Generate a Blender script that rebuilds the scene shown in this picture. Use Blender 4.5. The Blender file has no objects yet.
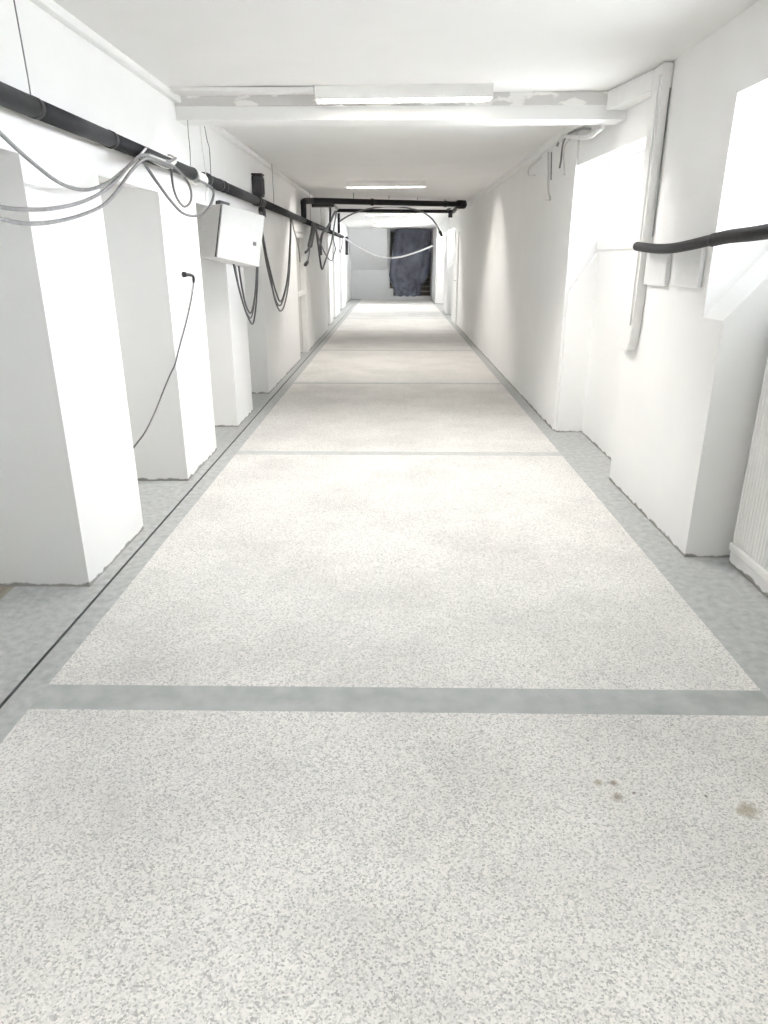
import bpy, bmesh, math, random
from mathutils import Vector, Matrix, noise
random.seed(7)
SC = bpy.context.scene
COL = SC.collection

# ------------------------------------------------------------------ materials
def new_mat(name):
    m = bpy.data.materials.new(name)
    m.use_nodes = True
    nt = m.node_tree
    return m, nt, nt.nodes['Principled BSDF']

def plain(name, col, rough=0.5, metal=0.0, var=0.06, scale=18.0, bump=0.0, bscale=60.0):
    m, nt, b = new_mat(name)
    tc = nt.nodes.new('ShaderNodeTexCoord')
    n = nt.nodes.new('ShaderNodeTexNoise')
    n.inputs['Scale'].default_value = scale
    n.inputs['Detail'].default_value = 5
    nt.links.new(tc.outputs['Object'], n.inputs['Vector'])
    r = nt.nodes.new('ShaderNodeValToRGB')
    r.color_ramp.elements[0].position = 0.3
    r.color_ramp.elements[1].position = 0.7
    r.color_ramp.elements[0].color = (*[c * (1 - var) for c in col], 1)
    r.color_ramp.elements[1].color = (*[min(1, c * (1 + var)) for c in col], 1)
    nt.links.new(n.outputs['Fac'], r.inputs['Fac'])
    nt.links.new(r.outputs['Color'], b.inputs['Base Color'])
    b.inputs['Roughness'].default_value = rough
    b.inputs['Metallic'].default_value = metal
    if bump:
        n2 = nt.nodes.new('ShaderNodeTexNoise')
        n2.inputs['Scale'].default_value = bscale
        n2.inputs['Detail'].default_value = 4
        nt.links.new(tc.outputs['Object'], n2.inputs['Vector'])
        bp = nt.nodes.new('ShaderNodeBump')
        bp.inputs['Strength'].default_value = bump
        bp.inputs['Distance'].default_value = 0.01
        nt.links.new(n2.outputs['Fac'], bp.inputs['Height'])
        nt.links.new(bp.outputs['Normal'], b.inputs['Normal'])
    return m

def wall_mat(name, col):
    """rough white paint with a ragged dirty line where the paint meets the floor"""
    m = plain(name, col, 0.75, var=0.015, scale=2.5, bump=0.16, bscale=9.0)
    nt = m.node_tree
    b = nt.nodes['Principled BSDF']
    src = b.inputs['Base Color'].links[0].from_socket
    geo = nt.nodes.new('ShaderNodeNewGeometry')
    sx = nt.nodes.new('ShaderNodeSeparateXYZ')
    nt.links.new(geo.outputs['Position'], sx.inputs[0])
    n = nt.nodes.new('ShaderNodeTexNoise')
    n.inputs['Scale'].default_value = 14
    n.inputs['Detail'].default_value = 6
    nt.links.new(geo.outputs['Position'], n.inputs['Vector'])
    mu = nt.nodes.new('ShaderNodeMath'); mu.operation = 'MULTIPLY_ADD'
    mu.inputs[1].default_value = -0.055
    mu.inputs[2].default_value = 0.0165
    nt.links.new(n.outputs['Fac'], mu.inputs[0])
    ad = nt.nodes.new('ShaderNodeMath'); ad.operation = 'ADD'
    nt.links.new(sx.outputs['Z'], ad.inputs[0])
    nt.links.new(mu.outputs[0], ad.inputs[1])
    mr = nt.nodes.new('ShaderNodeMapRange')
    mr.inputs['From Min'].default_value = 0.0
    mr.inputs['From Max'].default_value = 0.008
    mr.inputs['To Min'].default_value = 0.75
    mr.inputs['To Max'].default_value = 0.0
    nt.links.new(ad.outputs[0], mr.inputs['Value'])
    mx = nt.nodes.new('ShaderNodeMixRGB')
    mx.inputs[2].default_value = (0.13, 0.12, 0.10, 1)
    nt.links.new(mr.outputs[0], mx.inputs[0])
    nt.links.new(src, mx.inputs[1])
    nt.links.new(mx.outputs[0], b.inputs['Base Color'])
    return m

def emit(name, col, s):
    m, nt, b = new_mat(name)
    b.inputs['Base Color'].default_value = (*col, 1)
    b.inputs['Emission Color'].default_value = (*col, 1)
    b.inputs['Emission Strength'].default_value = s
    return m

def glass_mat():
    m, nt, b = new_mat('window_glass')
    nt.nodes.remove(b)
    out = nt.nodes['Material Output']
    t = nt.nodes.new('ShaderNodeBsdfTransparent')
    g = nt.nodes.new('ShaderNodeBsdfGlossy'); g.inputs['Roughness'].default_value = 0.05
    mx = nt.nodes.new('ShaderNodeMixShader')
    mx.inputs[0].default_value = 0.05
    nt.links.new(t.outputs[0], mx.inputs[1]); nt.links.new(g.outputs[0], mx.inputs[2])
    nt.links.new(mx.outputs[0], out.inputs['Surface'])
    return m

def terrazzo_mat():
    m, nt, b = new_mat('terrazzo')
    N = nt.nodes.new; L = nt.links.new
    geo = N('ShaderNodeNewGeometry')
    # warp the lookup so the chips get ragged outlines
    wn = N('ShaderNodeTexNoise'); wn.inputs['Scale'].default_value = 150; wn.inputs['Detail'].default_value = 2
    L(geo.outputs['Position'], wn.inputs['Vector'])
    ws = N('ShaderNodeVectorMath'); ws.operation = 'SCALE'; ws.inputs['Scale'].default_value = 0.007
    L(wn.outputs['Color'], ws.inputs[0])
    wa = N('ShaderNodeVectorMath'); wa.operation = 'ADD'
    L(geo.outputs['Position'], wa.inputs[0]); L(ws.outputs[0], wa.inputs[1])
    v = N('ShaderNodeTexVoronoi'); v.inputs['Scale'].default_value = 215
    L(wa.outputs[0], v.inputs['Vector'])
    sep = N('ShaderNodeSeparateColor'); L(v.outputs['Color'], sep.inputs[0])
    r = N('ShaderNodeValToRGB'); r.color_ramp.interpolation = 'LINEAR'
    e = r.color_ramp.elements
    e[0].position = 0.0; e[0].color = TZ[0]
    e[1].position = 1.0; e[1].color = TZ[3]
    a = e.new(0.22); a.color = TZ[1]
    a = e.new(0.5); a.color = TZ[2]
    L(sep.outputs[0], r.inputs['Fac'])
    # broad wear: zones where grey cement shows more
    n = N('ShaderNodeTexNoise'); n.inputs['Scale'].default_value = 1.6; n.inputs['Detail'].default_value = 7
    n.inputs['Roughness'].default_value = 0.62
    L(geo.outputs['Position'], n.inputs['Vector'])
    wr = N('ShaderNodeValToRGB')
    wr.color_ramp.elements[0].position = 0.42; wr.color_ramp.elements[0].color = (1, 1, 1, 1)
    wr.color_ramp.elements[1].position = 0.72; wr.color_ramp.elements[1].color = (0.80, 0.80, 0.80, 1)
    L(n.outputs['Fac'], wr.inputs['Fac'])
    mul = N('ShaderNodeMixRGB'); mul.blend_type = 'MULTIPLY'; mul.inputs[0].default_value = 1
    L(r.outputs['Color'], mul.inputs[1]); L(wr.outputs['Color'], mul.inputs[2])
    # cement smears with few chips
    n3 = N('ShaderNodeTexNoise'); n3.inputs['Scale'].default_value = 5.5; n3.inputs['Detail'].default_value = 6
    L(geo.outputs['Position'], n3.inputs['Vector'])
    sm = N('ShaderNodeMapRange'); sm.inputs['From Min'].default_value = 0.60; sm.inputs['From Max'].default_value = 0.72
    sm.inputs['To Max'].default_value = 0.45
    L(n3.outputs['Fac'], sm.inputs['Value'])
    mxs = N('ShaderNodeMixRGB'); mxs.inputs[2].default_value = (0.60, 0.59, 0.565, 1)
    L(sm.outputs[0], mxs.inputs[0]); L(mul.outputs[0], mxs.inputs[1])
    col = mxs.outputs[0]
    # rusty stains with shapes of their own
    for (sx, sy, sr, c, amt) in STAINS:
        d = N('ShaderNodeVectorMath'); d.operation = 'DISTANCE'
        d.inputs[1].default_value = (sx, sy, 0)
        L(geo.outputs['Position'], d.inputs[0])
        q = N('ShaderNodeTexNoise'); q.inputs['Scale'].default_value = 28; q.inputs['Detail'].default_value = 5
        L(geo.outputs['Position'], q.inputs['Vector'])
        ma = N('ShaderNodeMath'); ma.operation = 'MULTIPLY_ADD'
        ma.inputs[1].default_value = sr * 2.2; L(q.outputs['Fac'], ma.inputs[0]); L(d.outputs['Value'], ma.inputs[2])
        mr = N('ShaderNodeMapRange')
        mr.inputs['From Min'].default_value = sr * 1.5; mr.inputs['From Max'].default_value = sr * 2.4
        mr.inputs['To Min'].default_value = amt; mr.inputs['To Max'].default_value = 0
        L(ma.outputs[0], mr.inputs['Value'])
        mx = N('ShaderNodeMixRGB'); mx.inputs[2].default_value = c
        L(mr.outputs[0], mx.inputs[0]); L(col, mx.inputs[1]); col = mx.outputs[0]
    L(col, b.inputs['Base Color'])
    b.inputs['Roughness'].default_value = 0.55
    b.inputs['Specular IOR Level'].default_value = 0.35
    bp = N('ShaderNodeBump'); bp.inputs['Strength'].default_value = 0.15; bp.inputs['Distance'].default_value = 0.002
    L(sep.outputs[0], bp.inputs['Height']); L(bp.outputs[0], b.inputs['Normal'])
    return m

def gypsum_mat():
    """grey plasterboard with white filler dabs over the screws"""
    m, nt, b = new_mat('gypsum_board')
    N = nt.nodes.new; L = nt.links.new
    geo = N('ShaderNodeNewGeometry')
    mp = N('ShaderNodeVectorMath'); mp.operation = 'MULTIPLY'; mp.inputs[1].default_value = (4.6, 0.0, 9.0)
    L(geo.outputs['Position'], mp.inputs[0])
    n = N('ShaderNodeTexNoise'); n.inputs['Scale'].default_value = 1.0; n.inputs['Detail'].default_value = 3
    L(mp.outputs[0], n.inputs['Vector'])
    r = N('ShaderNodeValToRGB')
    r.color_ramp.elements[0].position = 0.52; r.color_ramp.elements[0].color = (0.60, 0.59, 0.58, 1)
    r.color_ramp.elements[1].position = 0.57; r.color_ramp.elements[1].color = (0.82, 0.81, 0.79, 1)
    L(n.outputs['Fac'], r.inputs['Fac']); L(r.outputs[0], b.inputs['Base Color'])
    b.inputs['Roughness'].default_value = 0.8
    return m

TZ = [(0.42, 0.41, 0.40, 1), (0.61, 0.60, 0.582, 1), (0.77, 0.752, 0.722, 1), (0.875, 0.852, 0.815, 1)]
STAINS = [(x, y, r, c, a) for (x, y, z), r, c, a in zip([(0.672, 1.697, 0.000), (0.667, 1.638, 0.000), (0.627, 1.700, 0.000), (0.722, 1.656, 0.000), (0.932, 1.646, 0.000), (1.036, 1.593, 0.000), (1.004, 1.584, 0.000)],
          [0.012, 0.016, 0.013, 0.006, 0.006, 0.028, 0.014],
          [(0.16, 0.10, 0.05, 1)] * 2 + [(0.30, 0.24, 0.17, 1)] + [(0.12, 0.09, 0.06, 1)] * 2 + [(0.34, 0.29, 0.2, 1)] * 2,
          [0.8, 0.7, 0.7, 0.9, 0.9, 0.75, 0.6])]

M_WALL = wall_mat('white_painted_plaster', (0.83, 0.83, 0.825))
M_CEIL = plain('ceiling_paint', (0.80, 0.797, 0.79), 0.8, var=0.015, scale=3, bump=0.05)
M_TERR = terrazzo_mat()
M_CONC = plain('bluish_concrete', (0.455, 0.465, 0.46), 0.8, var=0.16, scale=24, bump=0.2)
M_JOINT = plain('joint_mortar', (0.425, 0.437, 0.432), 0.8, var=0.14, scale=11, bump=0.15)
M_JOINT2 = plain('sheen_lightened_mortar', (0.52, 0.525, 0.515), 0.8, var=0.1, scale=11, bump=0.15)  # same mortar for the far joints, grazing sheen painted in as lighter colour
M_DUST = plain('brown_dusty_floor', (0.33, 0.30, 0.24), 0.9, var=0.25, scale=12, bump=0.3)
M_GROOVE = plain('groove_dirt', (0.13, 0.135, 0.135), 0.9)
M_FOAM = plain('black_foam_insulation', (0.019, 0.020, 0.023), 0.6, var=0.2, bump=0.15)
for _m in (M_FOAM,): _m.node_tree.nodes['Principled BSDF'].inputs['Specular IOR Level'].default_value = 0.25
M_FOAM2 = plain('black_foam_collar', (0.018, 0.018, 0.02), 0.6, var=0.2)
M_BLACK = plain('black_rubber', (0.022, 0.022, 0.025), 0.5, var=0.2)
M_DKCABLE = plain('dark_grey_cable', (0.10, 0.10, 0.105), 0.5, var=0.2)
M_GRCABLE = plain('grey_cable', (0.24, 0.24, 0.24), 0.5, var=0.2, scale=30)
M_MIDCABLE = plain('mid_grey_cable', (0.14, 0.14, 0.145), 0.5, var=0.2, scale=30)
M_WHCABLE = plain('white_cable', (0.70, 0.70, 0.69), 0.5, var=0.1)
M_PLAST = plain('white_plastic', (0.82, 0.82, 0.81), 0.35, var=0.02)
M_ENAMEL = plain('shade_darkened_enamel', (0.53, 0.53, 0.52), 0.4, var=0.03)  # cabinet door only, darkened below its true colour to stand in for shade
M_BOX = plain('light_grey_plastic', (0.74, 0.745, 0.745), 0.4, var=0.03)
M_STEEL = plain('galvanised_steel', (0.55, 0.55, 0.56), 0.35, 0.8, var=0.15)
M_WIRE = plain('thin_steel_wire', (0.20, 0.20, 0.20), 0.45, 0.5)
M_LAMP = plain('lamp_housing_white', (0.86, 0.86, 0.84), 0.4, var=0.01)
M_TUBE = emit('fluorescent_tube', (1.0, 0.96, 0.91), 225.0)
M_GYP = gypsum_mat()
M_GLASS = glass_mat()
M_FRAME = plain('window_frame_white', (0.85, 0.85, 0.84), 0.4, var=0.02)
M_TARP = plain('dark_blue_plastic_sheet', (0.085, 0.092, 0.125), 0.32, var=0.35, scale=2.2)
M_STEP = plain('brown_stair', (0.16, 0.13, 0.11), 0.8, var=0.2)
M_TREAD = plain('stair_tread', (0.42, 0.38, 0.34), 0.8, var=0.2)
M_ENDW = plain('grey_white_paint', (0.70, 0.70, 0.71), 0.8, var=0.02)
M_BOX2 = plain('grey_door_paint', (0.58, 0.58, 0.57), 0.6)
M_GROUND = plain('outdoor_ground', (0.72, 0.72, 0.70), 0.9, var=0.2)
M_RAD = plain('radiator_enamel', (0.84, 0.835, 0.815), 0.4, var=0.015)

# ------------------------------------------------------------------ mesh helpers
class MB:
    def __init__(s): s.bm = bmesh.new()
    def box(s, lo, hi, mi=0):
        x0, y0, z0 = lo; x1, y1, z1 = hi
        v = [s.bm.verts.new(p) for p in ((x0,y0,z0),(x1,y0,z0),(x1,y1,z0),(x0,y1,z0),(x0,y0,z1),(x1,y0,z1),(x1,y1,z1),(x0,y1,z1))]
        for f in ((0,3,2,1),(4,5,6,7),(0,1,5,4),(1,2,6,5),(2,3,7,6),(3,0,4,7)):
            s.bm.faces.new([v[i] for i in f]).material_index = mi
        return s
    def prism_y(s, prof, y0, y1, mi=0):
        """profile of (x, z) points swept along y"""
        a = [s.bm.verts.new((x, y0, z)) for x, z in prof]
        b = [s.bm.verts.new((x, y1, z)) for x, z in prof]
        n = len(prof)
        s.bm.faces.new(a).material_index = mi; s.bm.faces.new(b[::-1]).material_index = mi
        for i in range(n):
            s.bm.faces.new((a[i], b[i], b[(i+1) % n], a[(i+1) % n])).material_index = mi
        return s
    def quad(s, pts, mi=0):
        s.bm.faces.new([s.bm.verts.new(p) for p in pts]).material_index = mi
        return s
    def tube(s, pts, r, n=12, smooth=True, caps=True, sub=6):
        pts = [Vector(p) for p in pts]
        rr = r if isinstance(r, (list, tuple)) else [r] * len(pts)
        if sub > 1 and len(pts) > 2:
            P, R = [], []
            for i in range(len(pts) - 1):
                p0 = pts[max(i-1, 0)]; p1 = pts[i]; p2 = pts[i+1]; p3 = pts[min(i+2, len(pts)-1)]
                for k in range(sub):
                    t = k / sub
                    P.append(0.5*((2*p1)+(p2-p0)*t+(2*p0-5*p1+4*p2-p3)*t*t+(3*p1-p0-3*p2+p3)*t**3))
                    R.append(rr[i]*(1-t)+rr[i+1]*t)
            P.append(pts[-1]); R.append(rr[-1])
        else: P, R = pts, list(rr)
        T = []
        for i in range(len(P)):
            d = P[min(i+1, len(P)-1)] - P[max(i-1, 0)]
            T.append(d.normalized() if d.length > 1e-9 else (T[-1] if T else Vector((0,0,1))))
        u = T[0].orthogonal().normalized()
        rings = []
        for i, p in enumerate(P):
            if i:
                u = u - T[i]*u.dot(T[i])
                u = u.normalized() if u.length > 1e-6 else T[i].orthogonal().normalized()
            w = T[i].cross(u)
            rings.append([s.bm.verts.new(p + (u*math.cos(2*math.pi*k/n) + w*math.sin(2*math.pi*k/n))*R[i]) for k in range(n)])
        for a, b in zip(rings, rings[1:]):
            for k in range(n):
                f = s.bm.faces.new((a[k], a[(k+1) % n], b[(k+1) % n], b[k])); f.smooth = smooth
        if caps:
            s.bm.faces.new(rings[0][::-1]); s.bm.faces.new(rings[-1])
        return s
    def build(s, name, mat, parent=None, bevel=0.0, seg=2, offset=None):
        bmesh.ops.recalc_face_normals(s.bm, faces=s.bm.faces)
        me = bpy.data.meshes.new(name)
        if parent is not None:
            s.bm.transform(parent.matrix_basis.inverted() if offset is None else Matrix.Translation(-Vector(offset)))
        s.bm.to_mesh(me); s.bm.free()
        for m in (mat if isinstance(mat, (list, tuple)) else [mat]): me.materials.append(m)
        o = bpy.data.objects.new(name, me); COL.objects.link(o)
        if parent is not None: o.parent = parent
        if bevel:
            md = o.modifiers.new('bevel', 'BEVEL'); md.width = bevel; md.segments = seg; md.limit_method = 'ANGLE'
        return o

def tag(o, label, cat, group=None):
    o['label'] = label; o['category'] = cat
    if group: o['group'] = group
    return o
def struct(o, label=None):
    o['kind'] = 'structure'
    if label: o['label'] = label
    return o
def thing(name, loc, label, cat, group=None):
    o = bpy.data.objects.new(name, None); COL.objects.link(o); o.location = loc
    o.empty_display_size = 0.05
    bpy.context.view_layer.update()
    return tag(o, label, cat, group)
def cable(name, pts, r, mat, label, cat='cable', group=None, n=8):
    return tag(MB().tube(pts, r, n).build(name, mat), label, cat, group)

# ------------------------------------------------------------------ dimensions
XL = -1.475          # corridor face of the left pillars
XLB = -2.20          # back of the left recesses
XN = 1.555           # near part of right wall
XF = 1.470           # far part of right wall
YE = 28.0            # end wall
def zc(x): return 2.522 + 0.009 * x       # slightly tilted ceiling

# ------------------------------------------------------------------ floor
mb = MB()
xs = [-2.45, -1.84, -1.405, -1.391, -1.29, 1.36, 2.4]
joints = [2.05 + 3.36 * k for k in range(-2, 8)]
ys = [-4.2]
for j in joints: ys += [j - (0.015 if j < 3 else 0), j + (0.135 if j < 3 else 0.11)]
ys += [29.5]
for i in range(len(xs) - 1):
    for k in range(len(ys) - 1):
        isj = k % 2 == 1
        if i == 0: mi = 3
        elif i in (1, 3): mi = 1
        elif i == 2: mi = 4
        elif i == 4: mi = (2 if ys[k] < 3 else 5) if isj else 0
        else: mi = 1
        z = -0.012 if i == 2 else 0
        x0, x1, y0, y1 = xs[i], xs[i+1], ys[k], ys[k+1]
        mb.quad([(x0,y0,z),(x1,y0,z),(x1,y1,z),(x0,y1,z)], mi)
for x in xs[2:4]:
    mb.quad([(x,-4.2,-0.012),(x,29.5,-0.012),(x,29.5,0),(x,-4.2,0)], 4)
mb.quad([(-2.45,-4.2,-0.15),(2.4,-4.2,-0.15),(2.4,29.5,-0.15),(-2.45,29.5,-0.15)], 1)
struct(mb.build('floor', [M_TERR, M_CONC, M_JOINT, M_DUST, M_GROOVE, M_JOINT2]))

# ------------------------------------------------------------------ ceiling
mb = MB()
mb.prism_y([(-2.45, zc(-2.45)), (2.4, zc(2.4)), (2.4, 2.9), (-2.45, 2.9)], -4.2, 29.5)
struct(mb.build('ceiling', M_CEIL))

# ------------------------------------------------------------------ left wall with pillars and recesses
mb = MB()
TOP = 2.52
ZS, ZB = 1.885, 2.00      # recess head: front, back
def pier(y0, y1): mb.box((XLB-0.15, y0, 0), (XL, y1, ZS))
def recess(y0, y1):
    mb.box((XLB-0.15, y0, 0), (XLB, y1, ZS))
pil = [(-4.2, -2.3), (-1.33, -0.5), (0.40, 1.17), (1.30+0.0, 2.07), (3.0, 3.77), (4.70, 5.55), (6.38, 7.11), (8.08, 10.98)]
pil = [(-4.2, -2.10), (-2.10+0.93, -0.40), (0.45, 0.45+0.85), (2.15-0.85+0.0, 2.10), (3.0, 3.77), (4.70, 5.55), (6.38, 7.11), (8.08, 10.98)]
pil = [(-4.2, -1.30), (-0.40, 0.37), (1.30, 2.07), (3.0, 3.77), (4.70, 5.55), (6.38, 7.11), (8.08, 10.98)]
for a, b in pil: pier(a, b)
for (a, b), (c, d) in zip(pil, pil[1:]): recess(b, c)
# lintel band over the whole length with sloping soffits over the recesses
for (a, b) in pil: mb.box((XLB-0.15, a, ZS), (XL, b, TOP))
for (a, b), (c, d) in zip(pil, pil[1:]):
    mb.prism_y([(XL, ZS), (XL, TOP), (XLB-0.15, TOP), (XLB-0.15, ZS), (XLB, ZS), (XLB, ZB)], b, c)
# shallow doorway recess
mb.box((XLB-0.15, 10.98, 0), (XL-0.10, 11.98, 1.87)); mb.box((XLB-0.15, 10.98, 1.87), (XL, 11.98, TOP))
far = [(15.7, 16.95, -1.475, -1.53), (17.9, 18.95, -1.55, -1.57), (20.6, 22.3, -1.60, -1.62), (23.9, 25.4, -1.65, -1.66)]
y, xf = 11.98, XL
for a, b, xa, xb in far:
    mb.box((XLB-0.15, y, 0), (xf, a, TOP))
    mb.box((XLB-0.15, a, 0), (xf-0.24, b, 2.1)); mb.box((XLB-0.15, a, 2.1), (xb, b, TOP))
    y, xf = b, xb
mb.box((XLB-0.15, y, 0), (-1.70, 29.5, TOP))
struct(mb.build('wall_left', M_WALL))

# ------------------------------------------------------------------ right wall with window embrasures
mb = MB()
TOPR = 2.57
XO = 2.30
def window_bay(y0, y1, xf0, ny0, ny1, nx, xnear=None):
    """lintel, a recess open up to the window board, and sloping shoulders either side of it"""
    a = [mb.bm.verts.new(p) for p in ((xnear or xf0, y0, 2.205), (XO, y0, 2.205), (XO, y1, 2.205), (xf0, y1, 2.205))]
    b = [mb.bm.verts.new((v.co.x, v.co.y, TOPR)) for v in a]
    mb.bm.faces.new(a[::-1]); mb.bm.faces.new(b)
    for k in range(4): mb.bm.faces.new((a[k], a[(k+1) % 4], b[(k+1) % 4], b[k]))
    slope = [(xf0, 0), (xf0, 1.22), (nx, 1.56), (XO, 1.56), (XO, 0)]
    if ny0 > y0: mb.prism_y(slope, y0, ny0)
    mb.box((nx, ny0, 0), (XO, ny1, 1.56))
    if ny1 < y1: mb.prism_y(slope, ny1, y1)
mb.box((XN, -4.2, 0), (XO, -0.50, TOPR))
window_bay(-0.50, 1.0, XN, -0.4, 0.8, 1.84)
mb.box((XN, 1.0, 0), (XO, 2.15, TOPR))
window_bay(2.15, 3.63, XN, 2.3, 3.40, 1.84)
mb.box((XN, 3.63, 0), (XO, 4.79, TOPR))
window_bay(4.79, 6.27, 1.485, 4.79, 6.21, 1.715, XN)
mb.box((XF, 6.27, 0), (XO, 18.4, TOPR))
window_bay(18.4, 20.4, XF, 18.6, 20.2, 1.715)
mb.box((XF-0.02, 20.4, 0), (XO, 21.6, TOPR))
window_bay(21.6, 25.2, XF, 21.8, 25.0, 1.715)
mb.box((XF-0.05, 25.2, 0), (XO, 29.5, TOPR))
struct(mb.build('wall_right', M_WALL))

struct(MB().box((-2.45, -4.4, 0), (2.4, -4.2, 2.6)).build('wall_front', M_WALL))

# windows: white frame, bottom rail, sash bars and glass
def window(n, y0, y1, bars, xw=1.70):
    o = bpy.data.objects.new('window_%d' % n, None); COL.objects.link(o)
    o.location = (xw+0.06, (y0+y1)/2, 1.58); bpy.context.view_layer.update(); struct(o)
    f = MB()
    f.box((xw, y0, 1.56), (xw+0.10, y1, 1.69)).box((xw+0.03, y0, 2.165), (xw+0.10, y1, 2.205))
    f.box((xw+0.03, y0, 1.69), (xw+0.10, y0+0.04, 2.165)).box((xw+0.03, y1-0.04, 1.69), (xw+0.10, y1, 2.165))
    f.build('window_frame', M_FRAME, o, bevel=0.006)
    for k in range(bars):
        yy = y0 + (y1-y0)*(k+1)/(bars+1)
        MB().box((xw+0.035, yy-0.015, 1.69), (xw+0.095, yy+0.015, 2.165)).build('window_mullion', M_FRAME, o, bevel=0.004)
    MB().box((xw+0.062, y0+0.04, 1.69), (xw+0.068, y1-0.04, 2.165)).build('window_pane', M_GLASS, o)
window(1, 4.79, 6.27, 1)
window(2, 2.15, 3.63, 1, 1.83)
window(3, -0.50, 1.0, 1, 1.83)
window(4, 18.4, 20.4, 1)
window(5, 21.6, 25.2, 2)
struct(MB().box((2.32, -30, 0.9), (40, 60, 1.2)).build('ground', M_GROUND))

# ------------------------------------------------------------------ end of the corridor
mb = MB()
mb.box((-2.35, YE, 0), (-0.30, YE+0.15, 1.07))
mb.box((-2.35, YE, 1.07), (-0.30, YE+0.15, 2.7))
mb.box((-0.36, YE-0.05, 0), (-0.20, YE+0.15, 2.62))           # left jamb
mb.box((-0.20, YE, 2.45), (1.44, YE+0.15, 2.7))
mb.box((1.38, YE-0.05, 0), (2.3, YE+0.15, 2.7))
mb.prism_y([(-2.3, 0), (2.3, 0), (2.3, 2.7), (-2.3, 2.7)], YE+1.4, YE+1.5)
struct(mb.build('wall_back', M_ENDW))
# sloping underside of the flight above
mb = MB()
v = [(-1.80, YE, 1.07), (-0.30, YE, 1.07), (-0.30, YE-1.5, 2.62), (-1.80, YE-1.5, 2.62)]
mb.quad(v); mb.quad([(-1.80, YE, 2.62), (-0.30, YE, 2.62), (-0.30, YE, 1.07), (-1.80, YE, 1.07)])
mb.quad([v[1], (-0.30, YE, 2.62), v[2]]) if False else None
bmx = mb.bm
bmx.faces.new([bmx.verts.new(p) for p in ((-0.30, YE, 1.07), (-0.30, YE, 2.62), (-0.30, YE-1.5, 2.62))])
bmx.faces.new([bmx.verts.new(p) for p in ((-1.80, YE, 1.07), (-1.80, YE, 2.62), (-1.80, YE-1.5, 2.62))])
struct(mb.build('trim_1', M_ENDW), 'sloping soffit over the far end of the corridor')
# threshold step and the steps behind the sheet
mb = MB().box((-0.36, YE-0.32, 0), (1.40, YE+0.05, 0.13)).box((-0.30, YE-0.20, 0.13), (-0.06, YE-0.05, 0.40))
struct(mb.build('trim_2', M_ENDW, bevel=0.01), 'pale threshold step at the far doorway')
mb = MB()
for k in range(7):
    z = 0.13 + 0.17*k; yy = YE + 0.15 + 0.18*k
    mb.box((-0.2, yy, 0), (1.38, YE+1.4, z+0.13), 0)
    mb.box((-0.2, yy-0.02, z+0.13), (1.38, YE+1.4, z+0.17), 1)
struct(mb.build('trim_3', [M_STEP, M_TREAD]), 'brown stair flight behind the dark sheet')

# dark plastic sheet
mb = MB()
NU, NV = 64, 80
def lerp(tab, t):
    for (a, va), (b, vb) in zip(tab, tab[1:]):
        if t <= b: return va + (vb-va)*(t-a)/(b-a)
    return tab[-1][1]
left = [(0, 0.00), (0.25, -0.06), (0.5, -0.16), (0.68, -0.22), (0.8, -0.14), (0.9, -0.02), (1.0, 0.02)]
right = [(0, 1.34), (0.4, 1.36), (0.62, 1.30), (0.75, 1.16), (0.86, 1.02), (0.93, 0.98), (1.0, 0.98)]
ZT, ZBm = 2.50, 0.13
grid = []
for j in range(NV+1):
    t = j / NV
    row = []
    for i in range(NU+1):
        s_ = i / NU
        x = lerp(left, t)*(1-s_) + lerp(right, t)*s_
        z = ZT + (ZBm-ZT)*t + 0.02*math.sin(s_*23)*t
        amp = 0.004 + 0.014*abs(s_-0.5)*2
        d = amp*math.sin(s_*38 + 2.5*t + 1.5*noise.noise((x*2, z*1.3, 0)))
        d += 0.07*noise.noise((x*2.4, z*1.4, 2.0)) + 0.035*noise.noise((x*7, z*6, 5.0)) + 0.015*noise.noise((x*16, z*14, 3.0))
        # swags gathered towards the lower edge
        if t > 0.6:
            q = (t-0.6)/0.4
            d += 0.035*q*math.sin(26*(t + 0.35*(s_-0.5)**2*2) + 2*s_) + 0.05*q*noise.noise((x*6, z*9, 1))
        belly = 0.10*math.sin(math.pi*s_)*t
        row.append(mb.bm.verts.new((x, YE-0.30-belly+d, z)))
    grid.append(row)
for j in range(NV):
    for i in range(NU):
        f = mb.bm.faces.new((grid[j][i], grid[j][i+1], grid[j+1][i+1], grid[j+1][i])); f.smooth = True
o = mb.build('plastic_sheet', M_TARP)
md = o.modifiers.new('thick', 'SOLIDIFY'); md.thickness = 0.004
tag(o, 'dark blue-grey crumpled plastic sheet hung over the doorway at the far end', 'plastic sheet')

# ------------------------------------------------------------------ ceiling beam, cornices
mb = MB()
mb.box((XL, 5.25, 2.368), (XN+0.02, 5.46, 2.60), 0)
mb.box((XL, 5.243, 2.368), (XN+0.02, 5.25, 2.383), 0)
mb.box((XL, 5.238, 2.452), (1.405, 5.25, 2.528), 1)
struct(mb.build('trim_4', [M_WALL, M_GYP]), 'white ceiling beam with a grey plasterboard strip dabbed with filler')
mb = MB().box((XL, -4.2, 2.470), (XL+0.045, 15.6, 2.511))
struct(mb.build('trim_5', M_PLAST, bevel=0.008), 'white cornice along the left wall top')

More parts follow.
